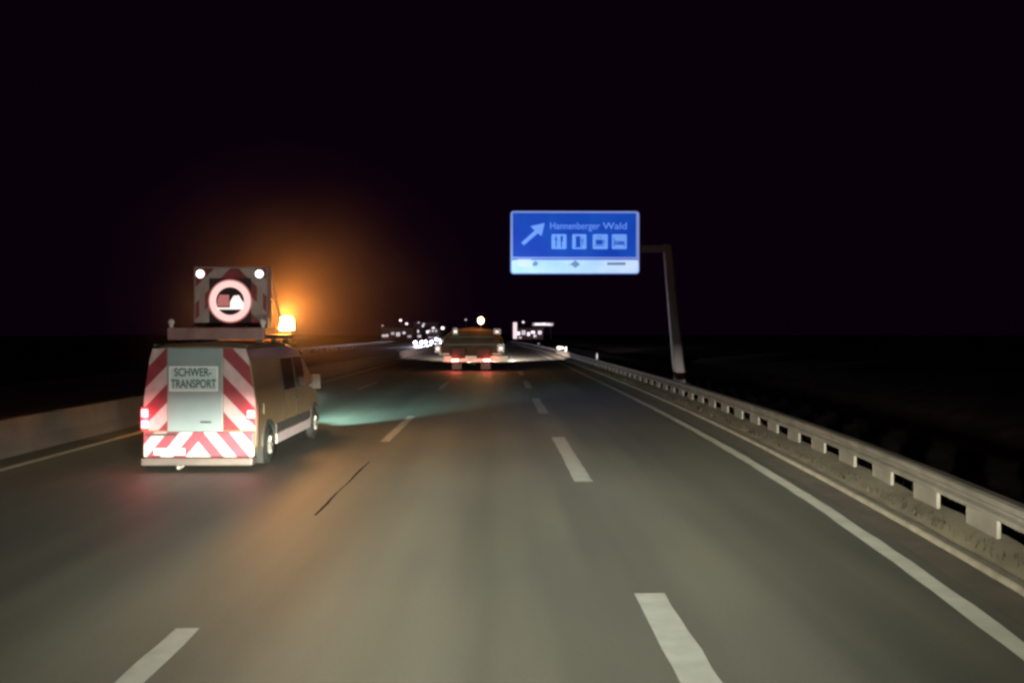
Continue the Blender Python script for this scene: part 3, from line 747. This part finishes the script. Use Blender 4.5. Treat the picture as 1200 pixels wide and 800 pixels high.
# ------------------------------------------------------------------ distant oncoming traffic
def oncoming(x, y, z, label, kind):
    t = empty('oncoming_' + kind, (x, y, 0)); tag(t, label, kind, 'oncoming traffic beyond the barrier')
    if kind == 'truck':
        b = obj('body', bx(-1.25, 1.25, 0.3, 12, 0.9, 3.8, bev=0.08), mat('pale_truck', (0.4, 0.38, 0.42), .5), t)
        obj('cab', bx(-1.2, 1.2, -1.6, 0.25, 0.5, 3.0, bev=0.15), mat('truck_cab', (0.3, 0.3, 0.36), .4), t)
        obj('windscreen', bx(-1.05, 1.05, -1.64, -1.603, 1.7, 2.6), m_glass, t)
        hh, hx, hy = 0.95, 0.95, -1.7
        for s in (-1, 0, 1): obj('roof_lamp', bx(s * .9 - .12, s * .9 + .12, -1.68, -1.61, 3.1, 3.3), mat('roof_lamp_lit', (1, 1, 1), .3, emit=(1, .9, 1), estr=2.5), t)
        wz = [(-.6, .5), (8, .5)]
    else:
        bm = nb()
        prev = None
        for yy, top, hw in ((-2.1, .75, .8), (-1.9, .95, .86), (-.9, 1.05, .88), (-.2, 1.45, .72), (1.3, 1.48, .72), (2.1, 1.05, .84), (2.2, .6, .8)):
            ring = [bm.verts.new(p) for p in ((-hw, yy, .28), (hw, yy, .28), (hw + .02, yy, .6), (hw - .02, yy, top * .72), (hw * .8, yy, top), (-hw * .8, yy, top), (-hw + .02, yy, top * .72), (-hw - .02, yy, .6))]
            if prev:
                for j in range(8): bm.faces.new((prev[j], prev[(j + 1) % 8], ring[(j + 1) % 8], ring[j]))
            else: bm.faces.new(ring)
            prev = ring
        bm.faces.new(prev[::-1]); obj('body', bm, mat('dark_car', (0.1, 0.1, 0.13), .35), t)
        hh, hx, hy = 0.68, 0.62, -2.08; wz = [(-1.3, .31), (1.3, .31)]
    for yy, r in wz:
        for s in (-1, 1):
            bm = nb(); cyl(bm, (s * .75, yy, r), (s * .95, yy, r), r, seg=14); obj('wheel', bm, m_blk, t)
    for s in (-1, 1):
        bm = nb(); ball(bm, (s * hx, hy, hh), 0.28); obj('headlamp', bm, m_head, t, smooth=True)
    lamp('oncoming_beam', 'SPOT', (x, y - 2.4, hh + .1), 16000, (0.80, 0.78, 1.0), 0.2, target=(x + 5, y - 50, 0.1), angle=50, blend=1.0)
    return t
oncoming(-15.6, 176, 0, 'oncoming car with dazzling white headlamps, the nearest of the far traffic', 'car')
oncoming(-14.7, 190, 0, 'oncoming car with bright headlamps just right of the nearest one', 'car')
oncoming(-17.2, 236, 0, 'oncoming truck with roof lamps behind the two dazzling cars', 'truck')
oncoming(-17.0, 268, 0, 'farthest oncoming car, nearest to the low loader in the picture', 'car')

# ------------------------------------------------------------------ distant lit places
def wlight(e): return mat('lit_window_%d' % int(e * 10), (1, .9, .9), .4, emit=(1.0, .84, .95), estr=e * 1.7)
def px(u, v, Y):   # a point at depth Y seen where the photograph has u, v
    return ((u - 583.6) * Y / 1040, 2.3 - (v - 391.6) * Y / 1040)
def building(name, x, y, w, d, h, wins, label, roof='flat', wall=(0.10, 0.08, 0.09)):
    t = empty(name, (x, y, 0)); tag(t, label, 'building')
    obj('wall', bx(-w / 2, w / 2, 0, d, -0.6, h), mat(name + '_render', wall, .8, noise=.2, nscale=.4), t)
    if roof == 'gable': obj('roof', prism(nb(), [(-w / 2 - .4, h + .002), (w / 2 + .4, h + .002), (0, h + w * .18)], -.4, d + .4), mat('roof_tile', (.06, .035, .03), .8), t)
    else: obj('roof', bx(-w / 2 - .25, w / 2 + .25, -.25, d + .25, h + .002, h + .35), mat('roof_edge', (.12, .11, .12), .7), t)
    for (wx, wz, ww, wh, e) in wins:
        f = obj('window', bx(wx - ww / 2 - .1, wx + ww / 2 + .1, -.06, -.003, wz - wh / 2 - .1, wz + wh / 2 + .1), m_plast, t)
        obj('pane', bx(wx - ww / 2, wx + ww / 2, -.075, -.063, wz - wh / 2, wz + wh / 2), wlight(e), f)
    return t
Y = 300
x, _ = px(466, 0, Y)
building('warehouse', x, Y, 11, 14, 4.2, [(-3.6, 1.9, 1.0, .9, .35), (-1.6, 2.6, 1.1, .9, .22), (.2, 2.3, 1.3, 1.3, .3), (2.2, 2.8, .9, .7, .5), (4.0, 1.6, 1.2, .7, .25)],
         'low warehouse with dimly lit windows, left of the oncoming headlamps', wall=(.12, .10, .09))
x, _ = px(499, 0, 330)
building('office_block', x, 330, 9, 10, 6.4, [(-3, 3.4, 1.0, 1.0, .8), (-1.0, 5.4, .8, .7, .6), (.8, 3.2, 1.1, .9, 1.1), (2.8, 4.6, 1.0, .7, .9), (3.3, 2.2, 1.0, .8, .7), (-2.4, 1.6, 1.2, .8, .5)],
         'taller office block with scattered lit windows behind the oncoming headlamps', wall=(.13, .12, .17))
# services building to the right of the transport
x, _ = px(620, 0, 300)
building('service_station', x, 300, 9.5, 12, 4.1, [(-3.7, 2.6, 1.3, 1.2, .7), (-1.9, 2.9, 1.2, 1.5, .45), (-.2, 2.4, 1.0, 1.2, .75), (1.3, 3.0, 1.3, .8, .9), (2.0, 1.8, .8, 1.0, .8), (3.6, 2.9, 1.2, 1.2, .5), (-3.0, 1.2, 1.0, .5, .3)],
         'service station shop with a row of lit windows, between the transport and the right verge', wall=(.16, .11, .14))
x, z = px(603.5, 388, 290)
py = empty('pylon_sign', (x, 290, 0)); tag(py, 'tall narrow glowing white pylon sign just right of the transport', 'sign')
obj('panel', bx(-.62, .62, -.15, .15, .9, 6.2, bev=.1), mat('pylon_lit', (1, .9, .9), .4, emit=(1, .78, .84), estr=.95), py)
obj('foot', bx(-.3, .3, -.1, .1, -.5, .9), m_plast, py)
x, z = px(636, 379, 305)
cp = empty('canopy', (x, 297, 0)); tag(cp, 'lit white forecourt canopy at the right end of the service station', 'canopy')
obj('roof', bx(-3.6, 3.0, -2, 6, 5.2, 6.1, bev=.1), mat('canopy_edge', (.5, .45, .5), .5, emit=(.9, .78, .85), estr=.38), cp)
for a, b, c, d, e in ((-3.1, -1.2, 5.5, 5.85, 1.3), (-.9, .6, 5.45, 6.0, 1.0), (.9, 1.9, 5.3, 5.9, .7), (2.0, 2.7, 5.25, 5.6, .5)):
    obj('light_strip', bx(a, b, -2.06, -2.005, c, d), wlight(e), cp)
for xx in (-2.9, 2.3): obj('column', bx(xx - .15, xx + .15, -.15, .15, -.5, 5.2), m_conc, cp)
def street_lamp(u, v, Y, label, e=1.6, r=.28, first={}):
    x, z = px(u, v, Y)
    t = empty('street_lamp', (x, Y, 0)); tag(t, label, 'street lamp', 'distant lit street lamps')
    bm = nb(); cyl(bm, (0, 0, -.5), (0, 0, z - .12), .10, .06, seg=8); cyl(bm, (0, 0, z - .15), (0, -.9, z - .05), .05, seg=6); obj('pole', bm, m_plast, t)
    h_ = obj('lamp_head', bx(-.32, .32, -1.25, -.6, z - .02, z + .14, bev=.03), m_plast, t)
    bm = nb(); ball(bm, (0, -1.0, z - .08), r, .8); obj('bulb', bm, mat('street_bulb_%d' % int(e * 10), (1, .9, .9), .4, emit=(1, .84, .90), estr=e * 1.5), h_, smooth=True)
for a in ((449, 381, 270, 'dim street lamp at the far left end of the distant lights', .5), (470, 375, 280, 'bright street lamp above the warehouse, left of two', 1.4, .42), (477, 379, 285, 'bright street lamp above the warehouse, right of two', 1.3, .42),
          (491, 377.5, 290, 'small street lamp above the office block, left of two', .7), (497, 379, 300, 'small street lamp above the office block, right of two', 1.2), (519, 384, 250, 'bright street lamp just left of the transport load', 2.0, .45),
          (546, 374, 240, 'faint street lamp beside the amber beacon of the transport', .5), (613, 377, 270, 'street lamp beside the glowing pylon sign', .8, .4), (631, 402, 200, 'low faint lamp in front of the service station', .35, .22),
          (450, 393, 260, 'low dim lamp below the far left street lamp', .3, .5)):
    street_lamp(*a)
x, z = px(656.5, 407, 105)
rp_ = empty('reflective_plate', (x, 105, 0)); tag(rp_, 'small white plate on a post at the right verge, left of the far delineators', 'plate')
obj('post', bx(-.04, .04, -.03, .03, -.1, .6), m_plast, rp_)
obj('plate', bx(-.38, .38, -.06, -.035, .58, .82, bev=.01), mat('plate_white', (.9, .9, .9), .4, emit=(1, .9, .93), estr=.9), rp_)  # plate's glow is added for the headlamp light it returns

# ------------------------------------------------------------------ added volume carrying the lens glare round the van's amber beacon
M = bpy.data.materials.new('beacon_glare_volume'); M.use_nodes = True; n = M.node_tree; n.nodes.clear()
o = n.nodes.new('ShaderNodeOutputMaterial'); v = n.nodes.new('ShaderNodeVolumePrincipled')
v.inputs['Color'].default_value = (0.95, 0.68, 0.62, 1); v.inputs['Anisotropy'].default_value = 0.15
tc = n.nodes.new('ShaderNodeTexCoord'); gd = n.nodes.new('ShaderNodeTexGradient'); gd.gradient_type = 'SPHERICAL'
n.links.new(tc.outputs['Object'], gd.inputs[0])
nz = n.nodes.new('ShaderNodeTexNoise'); nz.inputs['Scale'].default_value = 2.4; nz.inputs['Detail'].default_value = 3; n.links.new(tc.outputs['Object'], nz.inputs['Vector'])
a = n.nodes.new('ShaderNodeMath'); a.operation = 'MULTIPLY'; g2 = n.nodes.new('ShaderNodeMath'); g2.operation = 'POWER'; g2.inputs[1].default_value = 3.2; n.links.new(gd.outputs[1], g2.inputs[0]); n.links.new(g2.outputs[0], a.inputs[0])
b = n.nodes.new('ShaderNodeMapRange'); b.inputs[1].default_value = .3; b.inputs[2].default_value = .7; b.inputs[3].default_value = .35; b.inputs[4].default_value = 1.6
n.links.new(nz.outputs[0], b.inputs[0]); n.links.new(b.outputs[0], a.inputs[1])
c = n.nodes.new('ShaderNodeMath'); c.operation = 'MULTIPLY'; c.inputs[1].default_value = 0.058; n.links.new(a.outputs[0], c.inputs[0])
n.links.new(c.outputs[0], v.inputs['Density']); n.links.new(v.outputs[0], o.inputs['Volume'])
bm = nb(); bmesh.ops.create_icosphere(bm, subdivisions=3, radius=1.0)
glare_volume = obj('glare_volume', bm, M); glare_volume.location = (BX + 0.2, BY + 0.2, 3.05); glare_volume.scale = (4.9, 4.9, 4.2)
tag(glare_volume, 'faint orange volume added as lens glare around the beacon of the van', 'glare_volume', kind='stuff')
